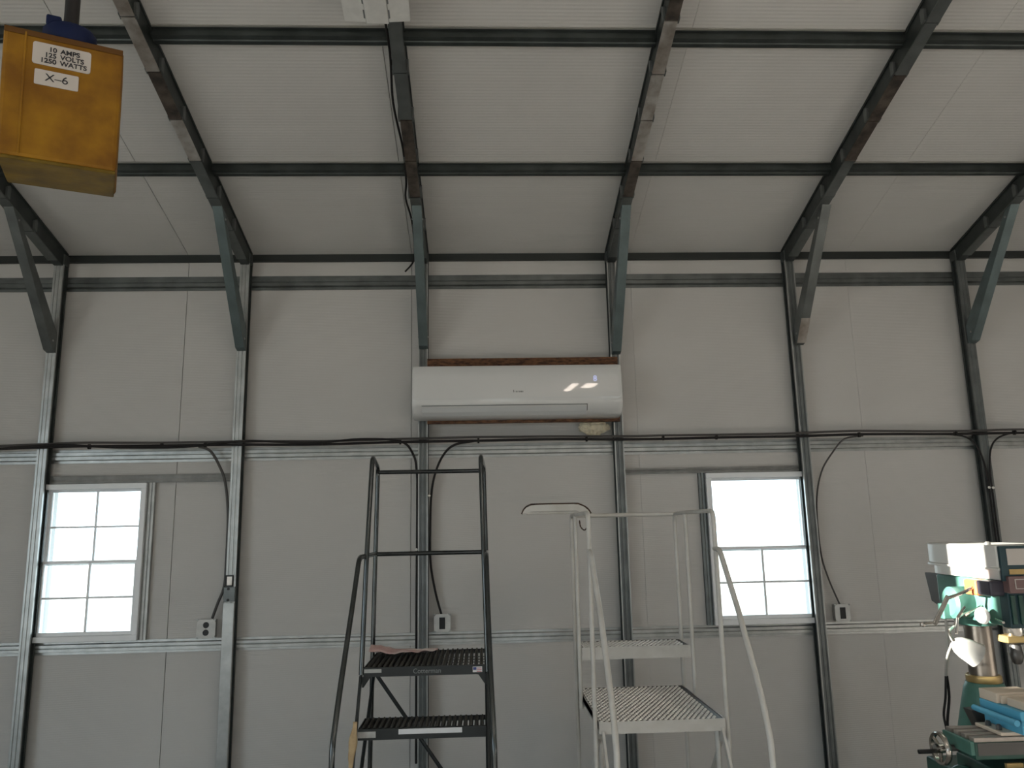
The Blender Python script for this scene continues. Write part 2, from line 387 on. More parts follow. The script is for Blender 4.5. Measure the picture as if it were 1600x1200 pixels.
RN = ['', 'left edge rafter partly hidden by the yellow box', 'brown rafter with painted bright reflections above the left window', 'dark rafter ending at the strip light',
      'rafter with long painted bright reflections above the air conditioner end', 'dark rafter sloping up over the right window', 'right edge rafter running out of the frame', '']
SEG = {1: 'ddddddddddd', 2: 'dddBbBBbdddd', 3: 'ddbbddbbdddd', 4: 'ddbBBBbbBddd', 5: 'dddbbddddddd', 6: 'ddddddddddd'}  # B: segments whose pale colour paints in reflected light
for i, x in enumerate(PX):
    if i in (0, 7): continue
    root = empty('roof_rafter', (x, 0, 3.38))
    def q(a, b): return roof_pt(a, b)
    prof = [q(-.03, .004), q(4.62, .004), q(4.62, .112), q(-.03, .112)]
    prof = [(-.035, .022), (.0, .004)]
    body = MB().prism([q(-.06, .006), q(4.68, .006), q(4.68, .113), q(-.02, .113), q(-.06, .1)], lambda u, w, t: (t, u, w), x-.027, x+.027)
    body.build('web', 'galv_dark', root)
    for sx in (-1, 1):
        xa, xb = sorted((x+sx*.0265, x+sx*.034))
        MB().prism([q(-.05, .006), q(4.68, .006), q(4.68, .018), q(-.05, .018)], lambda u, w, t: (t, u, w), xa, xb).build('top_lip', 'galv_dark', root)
    s0 = .04; k = 0
    while s0 < 4.5:
        s1 = s0+.302
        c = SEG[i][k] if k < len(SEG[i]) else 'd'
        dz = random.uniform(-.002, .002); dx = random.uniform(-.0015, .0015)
        M = {'d': 'galv_dull', 'b': 'galv_brown', 'B': 'galv_bright'}[c]
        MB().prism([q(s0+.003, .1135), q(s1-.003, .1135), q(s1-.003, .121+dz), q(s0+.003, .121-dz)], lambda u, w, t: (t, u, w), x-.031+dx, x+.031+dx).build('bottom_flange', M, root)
        for sx in (-1, 1):
            a = x+sx*.0275; b = x+sx*.04; a, b = sorted((a, b))
            MB().prism([q(s1-.02, .112), q(s1+.01, .112), q(s1+.03, .06), q(s1+.01, .035), q(s1-.005, .05)], lambda u, w, t: (t, u, w), a, b).build('side_tab', 'galv_dull', root)
        s0 = s1; k += 1
    tag(root, RN[i], 'rafter', 'roof rafters')

BRN = ['', 'pale knee brace at the left edge of the picture', 'knee brace right above the left window', 'knee brace above the left end of the air conditioner',
       'knee brace above the right end of the air conditioner', 'pale knee brace with bright lower end right of the air conditioner', 'knee brace at the right edge of the picture', '']
for i, x in enumerate(PX):
    if i in (0, 7): continue
    zt, zb = 3.384+.565*RT, 2.80 if i != 4 else 2.75
    xx = x + (.004 if i != 5 else .016)
    root = empty('knee_brace', (xx, -.03, zb))
    w = .029
    poly = [(-.001, zb), (-.06, zb+.03), (-.60, zt+.01), (-.575, zt+.0), (-.53, zt-.012), (-.001, zb+.12)]
    MB().prism([(-.002, zb), (-.045, zb+.012), (-.585, zt-.0), (-.525, zt-.018), (-.002, zb+.125)], lambda u, ww, t: (t, u, ww), xx-w, xx+w).build('strut', 'brace' if i not in (1, 5) else 'galv_dull', root, .002)
    for (yy, zz) in ((-.05, zb+.07), (-.52, zt-.06)):
        for sx in (-1, 1):
            MB().lathe([(.007, 0), (.007, .004), (.004, .006)], tilt((xx+sx*w, yy, zz), (sx, 0, 0)), 8).build('bolt', 'galv', root)
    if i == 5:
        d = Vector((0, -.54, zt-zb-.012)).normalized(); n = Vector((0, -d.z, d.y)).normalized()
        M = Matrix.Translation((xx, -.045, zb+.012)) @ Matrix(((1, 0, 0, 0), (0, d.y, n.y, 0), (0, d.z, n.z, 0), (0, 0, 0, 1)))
        MB().obox(M, -w, w, -.005, .17, -.004, .003).build('sunlit_end', 'galv_bright', root)  # pale plate paints sunlight on the lower end of this brace
    tag(root, BRN[i], 'brace', 'knee braces')

# ------------------------------------------------------------------ strip light under the rafters
fx, fs0, fs1 = 2.327, 1.875, 3.1
root = empty('strip_light', (fx, roof_pt(fs0, .13)[0], roof_pt(fs0, .13)[1]))
def fp(u, w, t):
    y, z = roof_pt(t, .125+w); return (fx+u, y, z)
MB().prism([(-.05, .05), (-.045, .0), (.045, .0), (.05, .05), (.048, .052), (-.048, .052)], fp, fs0-.006, fs1).build('channel', 'white_metal', root, .001)
for sx in (-1, 1):
    MB().prism([(sx*.052, .048), (sx*.146, .040), (sx*.146, .037), (sx*.052, .045)], fp, fs0, fs1).build('reflector_wing', 'white_metal', root)
    t = fs0+.02
    while t < fs1-.05:
        MB().prism([(sx*.0515, .0505), (sx*.0585, .0480), (sx*.0585, .0468), (sx*.0515, .0490)], fp, t, t+.042).build('slot', 'ac_line', root); t += .072
tag(root, 'white slotted strip light fixture under the roof at the top edge', 'light fixture')

# two lit strip lights under the rear slope, behind the camera
for xa, xb, ya, yb in ((4.37, 4.51, -5.7, -7.0), (4.66, 4.90, -5.7, -6.4)):
    root = empty('strip_light', ((xa+xb)/2, ya, zroof(ya)-.1))
    MB().prism([(ya+.02, zroof(ya+.02)-.03), (yb-.02, zroof(yb-.02)-.03), (yb-.02, zroof(yb-.02)-.08), (ya+.02, zroof(ya+.02)-.08)], lambda u, w, t: (t, u, w), xa-.02, xb+.02).build('housing', 'white_metal', root)
    MB().prism([(ya, zroof(ya)-.081), (yb, zroof(yb)-.081), (yb, zroof(yb)-.10), (ya, zroof(ya)-.10)], lambda u, w, t: (t, u, w), xa, xb).build('diffuser', 'tube_light', root)
    tag(root, 'lit %s strip light under the rear roof slope behind the viewer' % ('long' if xb < 4.6 else 'short wide'), 'light fixture')

# ------------------------------------------------------------------ air conditioner on its board
ob = MB().box(2.422, 3.672, -.03, -.004, 2.300, 2.728).build('osb_board', 'osb')
tag(ob, 'dark brown chipboard panel behind the air conditioner', 'board')
root = empty('air_conditioner', (3.0, -.03, 2.318))
prof = [(-.031, 2.648), (-.150, 2.650), (-.190, 2.643), (-.206, 2.622), (-.2135, 2.57), (-.2185, 2.52), (-.2210, 2.47), (-.2212, 2.43), (-.2165, 2.395), (-.185, 2.352), (-.155, 2.330), (-.11, 2.320), (-.031, 2.318)]
def ac_fn(u, w, t): return (t, u, w)
a = MB(); n = len(prof)
stations = [(2.338, .90), (2.342, .965), (2.352, .99), (2.37, 1.0), (3.632, 1.0), (3.650, .99), (3.660, .965), (3.664, .90)]
for xs, k in stations:
    for u, w in prof: a.v.append(Vector((xs, -.031+(u+.031)*k, 2.484+(w-2.484)*(.5+.5*k) if k < 1 else w)))
for i in range(len(stations)-1):
    for j in range(n): a.f.append((i*n+j, (i+1)*n+j, (i+1)*n+(j+1) % n, i*n+(j+1) % n))
a.f.append(tuple(range(n))); a.f.append(tuple(reversed(range((len(stations)-1)*n, len(stations)*n)))); a.smooth = True
a.build('housing', 'ac_white', root)
MB().prism([(-.2040, 2.374), (-.2075, 2.376), (-.1885, 2.349), (-.162, 2.328), (-.159, 2.330)], ac_fn, 2.40, 3.432).build('louver', 'ac_louver', root, .001)
MB().prism([(-.2120, 2.3895), (-.2158, 2.3895), (-.2135, 2.3855), (-.2100, 2.3855)], ac_fn, 2.40, 3.434).build('louver_gap', 'ac_line', root)
MB().prism([(-.2120, 2.3895), (-.2158, 2.3895), (-.1885, 2.350), (-.185, 2.352)], ac_fn, 3.4345, 3.438).build('louver_gap', 'ac_line', root)
MB().prism([(-.2216, 2.4315), (-.2195, 2.4315), (-.2190, 2.4285), (-.2213, 2.4285)], ac_fn, 2.345, 3.655).build('panel_seam', 'ac_louver', root)
lg = MB()
for k, (w, h) in enumerate(((.004, .016), (.003, .010), (.006, .009), (.003, .010), (.006, .009), (.006, .009), (.005, .009))):
    lg.box(2.972+k*.0095, 2.972+k*.0095+w, -.2218, -.2208, 2.466, 2.466+h)
lg.build('maker_mark', 'ac_line', root)
text('display', '8', .05, 'led', root, at_y(3.490, -.2175, 2.548))
tag(root, 'white wall-mounted split air conditioner indoor unit', 'air conditioner')
# spray foam under the board
fo = MB(); cf = Vector((3.51, .052, 2.268)); R = []
import bmesh
bm = bmesh.new(); bmesh.ops.create_icosphere(bm, subdivisions=4, radius=1.0)
for v in bm.verts:
    p = v.co.copy(); k = 1+.28*noise.noise(p*2.3)+.22*noise.noise(p*5.5)+.10*noise.noise(p*12)
    tri = 1-.45*max(0, -p.z)
    v.co = cf + Vector((p.x*.098*k*tri, p.y*.034*k, p.z*.056*k))
fo.v = [v.co.copy() for v in bm.verts]; fo.f = [tuple(v.index for v in f.verts) for f in bm.faces]; bm.free()
tag(fo.build('foam_blob', 'foam'), 'lumpy cream spray foam blob below the air conditioner', 'foam')

# ------------------------------------------------------------------ cables and outlets on the wall
def cable(name, pts, r, m, label, group='wall cables', ties=()):
    root = empty(name, pts[0])
    MB().tube(pts, r, 8, 6).build('sheath', m, root)
    for t in ties:
        MB().lathe([(t[3], -.006), (t[3], .006)], tilt(t[:3], (1, .01, 0)), 10).build('cable_tie', 'cable', root)
    tag(root, label, 'cable', group)
def run(z, y, amp, ph, x0, x1):
    out = []; x = x0
    while x <= x1+.001:
        out.append((x, y-.004*math.sin(x*3+ph), z+amp*math.sin(x*2.6+ph)+amp*.5*math.sin(x*6.1+ph*2))); x += .25
    return out
cable('power_cable', run(2.186, -.018, .004, .3, -1.0, 7.5), .0085, 'cable', 'thick black cable running along the whole middle girt',
      ties=[(xx, -.018, 2.188, .017) for xx in (.3, .75, 1.02, 1.75, 2.25, 2.75, 3.45, 3.95, 4.3, 5.25, 5.9, 6.3)])
cable('power_cable', [(a, b-.002+.004*math.sin(a*2), c+.0185+.004*max(0, math.sin(a*5.2))) for a, b, c in run(2.186, -.018, .004, .3, -1.0, 6.9)], .0075, 'cable_grey', 'thinner dark cable lying on top of the thick black one')
cable('power_cable', [(-1.0, -.036, 2.172), (-.3, -.036, 2.18), (.1, -.038, 2.200), (.5, -.036, 2.178), (.9, -.036, 2.176), (1.25, -.038, 2.206), (1.7, -.036, 2.19), (2.0, -.036, 2.207), (2.25, -.036, 2.19), (2.33, .0, 2.11), (2.352, .02, 2.0), (2.355, .03, 1.8), (2.352, .03, 1.2), (2.352, .03, .25)], .0075, 'cable', 'black cable from the left dropping down the left side of the dark ladder post')
cable('drop_cable', [(.98, -.02, 2.178), (1.05, -.01, 2.15), (1.10, .02, 2.06), (1.14, .03, 1.95), (1.165, .035, 1.75), (1.168, .035, 1.45), (1.162, .035, 1.31), (1.125, .045, 1.21), (1.092, .055, 1.12)], .0085, 'cable_grey', 'cable dropping from the girt to the left twin socket')
cable('drop_cable', [(2.72, -.018, 2.186), (2.60, -.018, 2.165), (2.53, .0, 2.11), (2.475, .02, 2.0), (2.445, .03, 1.85), (2.437, .03, 1.6), (2.440, .035, 1.42), (2.468, .045, 1.25), (2.505, .055, 1.11)], .0075, 'cable', 'cable curving down to the outlet box beside the dark ladder')
cable('drop_cable', [(5.28, -.01, 2.182), (5.16, .0, 2.165), (5.08, .02, 2.08), (5.0, .04, 1.95), (4.955, .05, 1.75), (4.952, .05, 1.45), (4.985, .05, 1.28), (5.05, .06, 1.108)], .0055, 'cable_grey', 'thin cable curving down to the outlet box right of the right window')
cable('drop_cable', [(5.78, -.01, 2.186), (5.95, -.012, 2.17), (6.03, -.012, 2.11), (6.07, -.012, 2.0), (6.083, -.012, 1.8), (6.085, -.012, 1.2)], .006, 'cable', 'black cable bending in from the left down the rightmost post')
cable('drop_cable', [(6.38, -.01, 2.19), (6.24, -.012, 2.175), (6.15, -.012, 2.12), (6.11, -.012, 2.0), (6.102, -.012, 1.8), (6.105, -.012, 1.2)], .006, 'cable', 'black cable bending in from the right down the rightmost post')
cable('drop_cable', [(2.345, -1.95, 3.98), (2.352, -1.6, 3.89), (2.335, -1.3, 3.80), (2.356, -1.0, 3.70), (2.35, -.75, 3.63), (2.335, -.62, 3.58), (2.352, -.4, 3.53), (2.345, -.12, 3.46), (2.33, -.02, 3.40), (2.27, .03, 3.345)], .006, 'cable', 'dark wire hanging along the rafter from the strip light', 'roof wires')
def clip(x, y, z, label):
    MBo = MB().lathe([(.004, -.004), (.009, 0), (.009, .004), (.004, .008)], tilt((x, y, z), (0, -1, 0)), 10)
    tag(MBo.build('cable_clip', 'white_clip'), label, 'clip', 'white cable clips')
clip(2.432, .018, 1.845, 'white cable clip high on the post behind the dark ladder')
clip(2.352, .018, 1.51, 'white cable clip left of the post behind the dark ladder')
clip(6.078, -.02, 1.83, 'left one of two white clips on the rightmost post')
clip(6.104, -.02, 1.828, 'right one of two white clips on the rightmost post')

def outlet(x0, x1, z0, z1, kind, label):
    root = empty('outlet_box', ((x0+x1)/2, .088, z0)); c = .016
    MB().box(x0+.004, x1-.004, .048, .0885, z0+.004, z1-.004).build('box', 'galv', root, .003)
    poly = [(x0+c, z0), (x1-c, z0), (x1, z0+c), (x1, z1-c), (x1-c, z1), (x0+c, z1), (x0, z1-c), (x0, z0+c)]
    pl = MB().prism(poly, lambda u, w, t: (u, t, w), .0475, .042).build('cover_plate', 'white_metal', root, .001)
    xm, zm = (x0+x1)/2, (z0+z1)/2
    if kind == 'twin':
        for dz in (-.0225, .0225):
            MB().lathe([(.0185, 0), (.0185, .0015)], tilt((xm, .0418, zm+dz), (0, -1, 0)), 18).build('socket', 'black', root)
        MB().lathe([(.003, 0), (.003, .002)], tilt((xm, .0418, zm), (0, -1, 0)), 8).build('screw', 'galv', root)
    else:
        MB().box(xm-.018, xm+.018, .040, .0418, zm-.036, zm+.034).build('socket', 'black', root)
    for sx in (-1, 1):
        for sz in (-1, 1):
            MB().lathe([(.006, 0), (.006, .003), (.003, .004)], tilt((xm+sx*(x1-x0)*.46, .046, zm+sz*(z1-z0)*.46), (0, -1, 0)), 8).build('ear_screw', 'galv', root)
    tag(root, label, 'outlet', 'wall outlet boxes')
outlet(1.003, 1.118, 1.002, 1.115, 'twin', 'metal outlet box with two round sockets right of the left window')
outlet(2.459, 2.563, 1.004, 1.112, 'single', 'metal outlet box with one dark slot behind the dark ladder')
outlet(5.007, 5.107, 1.004, 1.112, 'single', 'pale outlet box with one dark slot right of the right window')

# ------------------------------------------------------------------ dark rolling ladder
XL, XR = 2.212, 2.779; YF, YB, ZP = -1.25, -.80, 1.022
root = empty('rolling_ladder', ((XL+XR)/2, -1.4, 0)); rt = .0115
def up_y(z): return YF+.10*(z-ZP)/.98
for sx, xe in ((-1, XL), (1, XR)):
    ot = -sx*.018
    # guard rail: up the front, back along the top, down the rear to the floor
    MB().tube(rail([(xe+sx*.004, YF, ZP-.03), (xe+sx*.002+ot*.5, YF+.04, 1.5), (xe+ot*.9, -1.12, 1.995), (xe+ot*.4+.006*sx, YB, 1.965), (xe+sx*.012, YB, 1.2), (xe+sx*.03, YB+.02, 0)], .05), rt, 10).build('guard_rail', 'ladder_rail', root)
    # hand rail beside the steps
    MB().tube(rail([(xe+sx*.006, YB, 1.515), (xe+sx*.004, -1.36, 1.518), (xe+sx*.006, -1.5, 1.335), (xe+sx*.014, -1.72, 1.035), (xe+sx*.022, -1.83, .835), (xe+sx*.024, -1.83, .03)], .05), rt, 10).build('hand_rail', 'ladder_rail', root)
    # stringer below the platform
    MB().prism([(YF+.01, ZP-.03), (YF-.028, ZP-.03), (-1.86, .0), (-1.80, .0)], lambda u, w, t: (t, u, w), xe-.005+sx*.004, xe+.005+sx*.004).build('stringer', 'ladder_flat', root)
    MB().prism([(xe, ZP-.04), (xe, ZP-.085), (xe-sx*.008, ZP-.085), (xe-sx*.038, ZP-.042), (xe-sx*.05, ZP-.04)], lambda u, w, t: (u, t, w), YF-.001, YF+.006).build('gusset', 'ladder_flat', root)
    MB().tube([(xe+sx*.0, YB+.03, 1.0), (xe+sx*.0, -1.75, .12)], .009, 8).build('side_brace', 'ladder_flat', root)
    for yy in (YB+.02, -1.83):
        M = tilt((xe+sx*.028, yy, .045), (1, 0, 0)); MB().lathe([(.03, -.014), (.045, -.012), (.045, .012), (.03, .014)], M, 18).build('caster', 'black', root)
for z in (1.94, 1.513):
    MB().tube([(XL, YB, z), (XR, YB, z)], rt, 10).build('back_bar', 'ladder_dark', root)
MB().tube([(XL, YB, .92), (XR, YB, .13)], .010, 8).build('cross_brace', 'ladder_flat', root)
MB().tube([(XL+.0, YB+.02, .13), (XR, YB+.02, .16)], .010, 8).build('cross_brace', 'ladder_flat', root)
def dark_step(yf, yb, z, lip, nsl):
    st = MB(); a, b = XL+.006, XR-.006
    st.box(a, b, yf-.003, yf, z-lip, z); st.box(a, b, yb, yb+.003, z-.022, z); st.box(a, a+.004, yf, yb, z-.03, z); st.box(b-.004, b, yf, yb, z-.03, z)
    st.box(a, b, yf, yf+.012, z-.003, z)
    s = st.build('step', 'ladder_flat', root)
    sl = MB(); sl.box(-.0088, .0088, yf+.012, yb, -.024, -.004); n = int((yb-yf)/.030)
    for i in range(n):
        y = yf+.016+i*(yb-yf-.02)/n
        sl.v += [Vector(p) for p in ((-.006, y, -.005), (.006, y, -.005), (.006, y+.014, -.005), (-.006, y+.014, -.005), (-.001, y+.004, .010), (.005, y+.004, .010))]
        o = len(sl.v)-6; sl.f += [(o, o+1, o+5, o+4), (o+1, o+2, o+5), (o+2, o+3, o+4, o+5), (o+3, o, o+4)]
    for k in range(1, max(2, int((yb-yf)/.07))):
        yy = yf+k*(yb-yf)/max(2, int((yb-yf)/.07)); MB().box(a+.004, b-.004, yy-.006, yy+.006, z-.028, z-.0245).build('cross_rod', 'slat', s)
    off = root_loc(root); me = None
    for i in range(nsl):
        x = a+.018+i*(b-a-.036)/(nsl-1)
        if me is None:
            o = sl.build('slat', 'slat', s, local=True); me = o.data
        else: o = bpy.data.objects.new('slat', me); col.objects.link(o); o.parent = s
        o.location = Vector((x, 0, z))-off
    return s
s1 = dark_step(YF, YB+.02, ZP, .040, 22)
s2 = dark_step(-1.385, -1.19, .792, .045, 22)
s3 = dark_step(-1.52, -1.33, .562, .045, 22); s4 = dark_step(-1.655, -1.46, .332, .045, 22)
text('maker_lettering', 'Cotterman', .030, 'letter_grey', root, at_y(2.507, YF-.0036, ZP-.020), xs=.95)
st = MB().box(2.715, 2.758, YF-.0042, YF-.0032, ZP-.031, ZP-.007).build('flag_sticker', 'sticker', root)
for k in range(3): MB().box(2.733, 2.756, YF-.0046, YF-.0042, ZP-.030+k*.0075, ZP-.0275+k*.0075).build('stripe', 'flag_red', st)
MB().box(2.717, 2.732, YF-.0046, YF-.0042, ZP-.021, ZP-.009).build('canton', 'flag_blue', st)
MB().box(2.393, 2.668, -1.3896, -1.3882, .768, .789).build('paper_label', 'sticker', root)
MB().box(2.222, 2.30, YF-.0042, YF-.0032, ZP-.022, ZP-.006).build('tape_strip', 'tape_white', root)
MB().box(2.216, 2.295, -1.3896, -1.3882, .757, .782).build('tape_strip', 'tape_white', root)
tag(root, 'tall dark steel rolling ladder with serrated steps', 'ladder')
# rag on its platform, masking tape hanging from the stringer
def sheet(name, m, nu, nv, fn, label, cat, thick=.002):
    s = MB(); s.v = [Vector(fn(i/(nu-1), j/(nv-1))) for i in range(nu) for j in range(nv)]
    s.f = [(i*nv+j, (i+1)*nv+j, (i+1)*nv+j+1, i*nv+j+1) for i in range(nu-1) for j in range(nv-1)]; s.smooth = True
    o = s.build(name, m); md = o.modifiers.new('solid', 'SOLIDIFY'); md.thickness = thick; md.offset = 1
    tag(o, label, cat); return o
def ragf(u, v):
    wd = .17-.14*u**.7
    x = 2.228+.31*u; y = -1.05+.11*u+(v-.5)*wd*1.3
    z = ZP+.013+.055*(1-u)**2.5*abs(math.sin(v*3.0+.6))+.012*(1+noise.noise(Vector((u*7, v*4, 1.3))))
    return (x, y, z)
sheet('rag', 'rag', 26, 12, ragf, 'crumpled pink and white rag on the dark ladder platform', 'rag')
def tapef(u, v):
    z = .825-.27*u; w = .012+.011*math.sin(u*5)**2
    x = 2.207-.004*u+(v-.5)*w*1.5+.005*noise.noise(Vector((u*6, v*2, .2))); y = -1.278-(.992-z)*.5867-.016+.006*noise.noise(Vector((u*8, v*3, 5)))
    return (x, y, z)
sheet('masking_tape', 'tape', 20, 5, tapef, 'torn tan masking tape hanging from the dark ladder step', 'tape', .0015)

# ------------------------------------------------------------------ white rolling ladder
WL, WR = 3.230, 3.785
root = empty('platform_ladder', ((WL+WR)/2, -1.5, 0)); LW = 'ladder_white'
ZT = 1.690
for sx, xe in ((-1, WL), (1, WR)):
    MB().tube(rail([(xe-sx*.004, -.87, 0), (xe-sx*.004, -.87, ZT), (xe, -1.07, ZT+.004), (xe, -1.55, ZT+.004), (xe+sx*.004, -1.55, 0)], .04), .0100, 10).build('frame_rail', LW, root)
    MB().tube([(xe, -1.07, .78), (xe, -1.07, ZT)], .0100, 10).build('upright', LW, root)
    MB().tube(rail([(xe, -1.54, 1.53), (xe+sx*.002, -1.60, 1.528), (xe, -1.81, 1.285), (xe, -2.0, 1.01), (xe, -2.06, .87), (xe+sx*.006, -2.08, .02)], .04), .0115, 10).build('hand_rail', LW, root)
    MB().prism([(-1.545, .80), (-1.575, .80), (-2.13, 0), (-2.09, 0)], lambda u, w, t: (t, u, w), xe-sx*.022, xe-sx*.032).build('stringer', LW, root)
    MB().tube([(xe-sx*.03, -1.50, .79), (xe-sx*.03, -1.50, .02)], .011, 10).build('leg', LW, root)
    MB().tube([(xe-sx*.015, -1.54, .77), (xe-sx*.004, -.89, .15)], .009, 8).build('side_brace', LW, root)
    MB().prism([(-1.55, .79), (-.88, .79), (-.88, .835), (-1.55, .835)], lambda u, w, t: (t, u, w), xe-sx*.012, xe-sx*.016).build('platform_side', LW, root)
    for yy in (-.87, -2.08):
        MB().lathe([(.028, -.013), (.042, -.011), (.042, .011), (.028, .013)], tilt((xe+sx*.004, yy, .042), (1, 0, 0)), 18).build('caster', 'black', root)
MB().tube([(WL, -.87, ZT), (WR, -.87, ZT)], .0115, 10).build('back_bar', LW, root)
MB().tube([(WL, -.87, .35), (WR, -.87, .35)], .0105, 10).build('back_bar', LW, root)
def white_step(yf, yb, z, lip):
    a, b = WL+.012, WR-.012; s = MB()
    s.box(a, b, yf-.004, yf, z-lip, z+.002); s.box(a, b, yb, yb+.004, z-.03, z); s.box(a, a+.004, yf, yb, z-.03, z); s.box(b-.004, b, yf, yb, z-.03, z)
    st = s.build('step', LW, root)
    MB().box(a+.004, b-.004, yf, yb, z-.004, z-.001).build('tread', 'tread_plate', st)
    g = MB(); px = .0225; nx = int((b-a-.02)/px); ny = int((yb-yf-.01)/px)
    for j in range(ny):
        for i in range(nx):
            cx = a+.012+i*px+(px/2 if j % 2 else 0); cy = yf+.010+j*px; o = len(g.v)
            for (r, h) in ((.0085, 0), (.0050, .0065)):
                for k in range(6): g.v.append(Vector((cx+r*math.cos(k*PI/3), cy+r*math.sin(k*PI/3), z-.001+h)))
            g.f += [(o+k, o+(k+1) % 6, o+6+(k+1) % 6, o+6+k) for k in range(6)]+[tuple(o+6+k for k in range(6))]
    tag(g.build('tread_buttons', 'tread_button', st), kind='stuff')
white_step(-1.07, -.86, 1.056, .055); white_step(-1.565, -.875, .833, .046)
white_step(-1.76, -1.56, .61, .05); white_step(-1.93, -1.73, .39, .05); white_step(-2.06, -1.90, .17, .05)
# swung-out flat arm with worn edges and a short chain at the left rail
arm = MB().prism([(2.965, 1.702), (2.974, 1.720), (2.988, 1.734), (3.006, 1.742), (3.03, 1.7455), (3.225, 1.7455), (3.25, 1.742), (3.275, 1.731), (3.293, 1.716), (3.305, 1.698), (3.300, 1.690), (3.255, 1.690), (3.245, 1.708), (3.232, 1.713), (3.03, 1.713), (3.005, 1.710), (2.985, 1.703)], lambda u, w, t: (u, t, w), -1.085, -1.10)
arm = arm.build('gate_arm', LW, root, .002)
MB().tube([(2.963, -1.094, 1.701), (2.973, -1.094, 1.722), (2.987, -1.094, 1.737), (3.008, -1.094, 1.746), (3.03, -1.094, 1.7485), (3.225, -1.094, 1.7485), (3.252, -1.094, 1.745), (3.278, -1.094, 1.733), (3.296, -1.094, 1.718), (3.308, -1.094, 1.698)], .0042, 8, 3).build('worn_edge', 'rust', arm)
MB().tube([(2.985, -1.094, 1.703), (3.238, -1.094, 1.705)], .006, 8).build('lower_edge', LW, arm)
cpts = spline([Vector(p) for p in ((3.29, -1.105, 1.69), (3.292, -1.105, 1.655), (3.28, -1.105, 1.625), (3.268, -1.105, 1.618), (3.252, -1.105, 1.635), (3.248, -1.105, 1.665))], 4)
for k, p in enumerate(cpts[:-1]):
    d = (cpts[k+1]-p); MB().tube([p-d*.2, p+d*.6, p+d*1.1], .0028 if k % 2 else .0036, 6).build('chain_link', 'rust', root)
tag(root, 'white steel platform ladder with perforated treads', 'ladder')

# ------------------------------------------------------------------ hanging yellow power box, close to the camera
root = empty('power_box', (2.0916, -3.7811, 2.3278), (.0893, -.0163, .4398))
W = .085
b = MB(); prof = [(-W, .1157), (W, .1157), (W-.001, -.094), (-W+.001, -.094)]
b.prism(prof, lambda u, w, t: (u, t, w), 0, .135); b.build('body', 'yellow', root, .006, True)
MB().prism([(-W+.002, .002), (W-.002, .002), (W-.004, .133), (-W+.004, .133)], lambda u, w, t: (u, w, t), -.0985, -.0925).build('bottom_plate', 'yellow_low', root, .002, True)
MB().box(-.056, -.0525, -.0022, .001, -.09, .112).build('mould_ridge', 'yellow', root, .001, True)
MB().box(-W+.001, W-.001, -.002, .001, .106, .1155).build('top_rim', 'yellow_rim', root, .001, True)
def rrect(x0, x1, z0, z1, r):
    out = []
    for cx, cz, a in ((x1-r, z1-r, 0), (x0+r, z1-r, 90), (x0+r, z0+r, 180), (x1-r, z0+r, 270)):
        for k in range(4): t = math.radians(a+30*k); out.append((cx+r*math.cos(t), cz+r*math.sin(t)))
    return out
lb = MB().prism(rrect(-.044, .038, .0625, .099, .004), lambda u, w, t: (u, t, w), -.0015, .0).build('rating_label', 'label_white', root, 0, True)
for k, (l, r_) in enumerate((('10', 'AMPS'), ('125', 'VOLTS'), ('1250', 'WATTS'))):
    z = .0895-.0098*k
    text('lettering', l, .0108, 'ink', lb, at_y(-.0105, -.0019, z), .0002, 'RIGHT', True, 1.05, .0003)
    text('lettering', r_, .0108, 'ink', lb, at_y(-.0055, -.0019, z), .0002, 'LEFT', True, 1.05, .0003)
lb = MB().prism(rrect(-.0395, .0222, .029, .0542, .002), lambda u, w, t: (u, t, w), -.0015, .0).build('number_label', 'label_white', root, 0, True)
text('lettering', 'X\u20136', .0175, 'ink', lb, at_y(-.0085, -.0019, .0420), .0002, 'CENTER', True, 1.1, .0)
MB().lathe([(.037, 0), (.040, .004), (.040, .024), (.034, .032), (.014, .036)], Matrix.Translation((.004, .032, .114)) @ Matrix.Diagonal((1.0, .85, 1, 1)), 24).build('cable_grip', 'blue_strap', root, 0, True)
MB().box(-.030, -.008, .010, .040, .138, .156).build('strap_ear', 'blue_strap', root, .003, True)
MB().tube([(.003, .04, .135), (.004, .045, .22), (.004, .10, .9), (.004, .30, 2.2)], .0115, 10, 6).build('cord', 'cable', root, 0, True)
tag(root, 'dirty yellow power box labelled X-6 hanging on a black cord', 'power box')

# ------------------------------------------------------------------ milling machine at the right edge
root = empty('milling_machine', (4.82, -1.8, 0))
def oval(x0, x1, yf, yb, r, n=8):
    out = [(x0, yf), (x1, yf)]
    for k in range(n+1):
        t = PI*k/n; cx = (x0+x1)/2; out.append((cx+(x1-x0)/2*math.cos(t), yb-r+r*math.sin(t)))
    return out
bc = MB().prism(oval(4.70, 4.96, -2.06, -1.50, .16, 14), lambda u, w, t: (u, w, t), 1.452, 1.536); bc.smooth = True
bc = bc.build('belt_cover', 'cover_white', root, .006)
lp = MB().prism(oval(4.694, 4.966, -2.066, -1.494, .163, 14), lambda u, w, t: (u, w, t), 1.444, 1.453); lp.build('cover_lip', 'cover_white', bc, .002)
lp = MB().prism(oval(4.706, 4.954, -2.05, -1.53, .15, 14), lambda u, w, t: (u, w, t), 1.408, 1.444); lp.build('cover_base', 'cover_white', bc, .002)
MB().lathe([(.010, 0), (.010, .010), (.006, .014)], Matrix.Translation((4.725, -1.98, 1.535)), 12).build('cover_knob', 'cover_white', bc)
fp_ = MB().box(4.703, 4.958, -2.075, -2.061, 1.405, 1.534).build('front_plate', 'mill_teal', root, .003)
MB().box(4.728, 4.93, -2.0775, -2.0755, 1.464, 1.524).build('speed_chart', 'label_white', fp_)
MB().box(4.730, 4.93, -2.0775, -2.0755, 1.430, 1.449).build('rating_plate', 'brass', fp_)
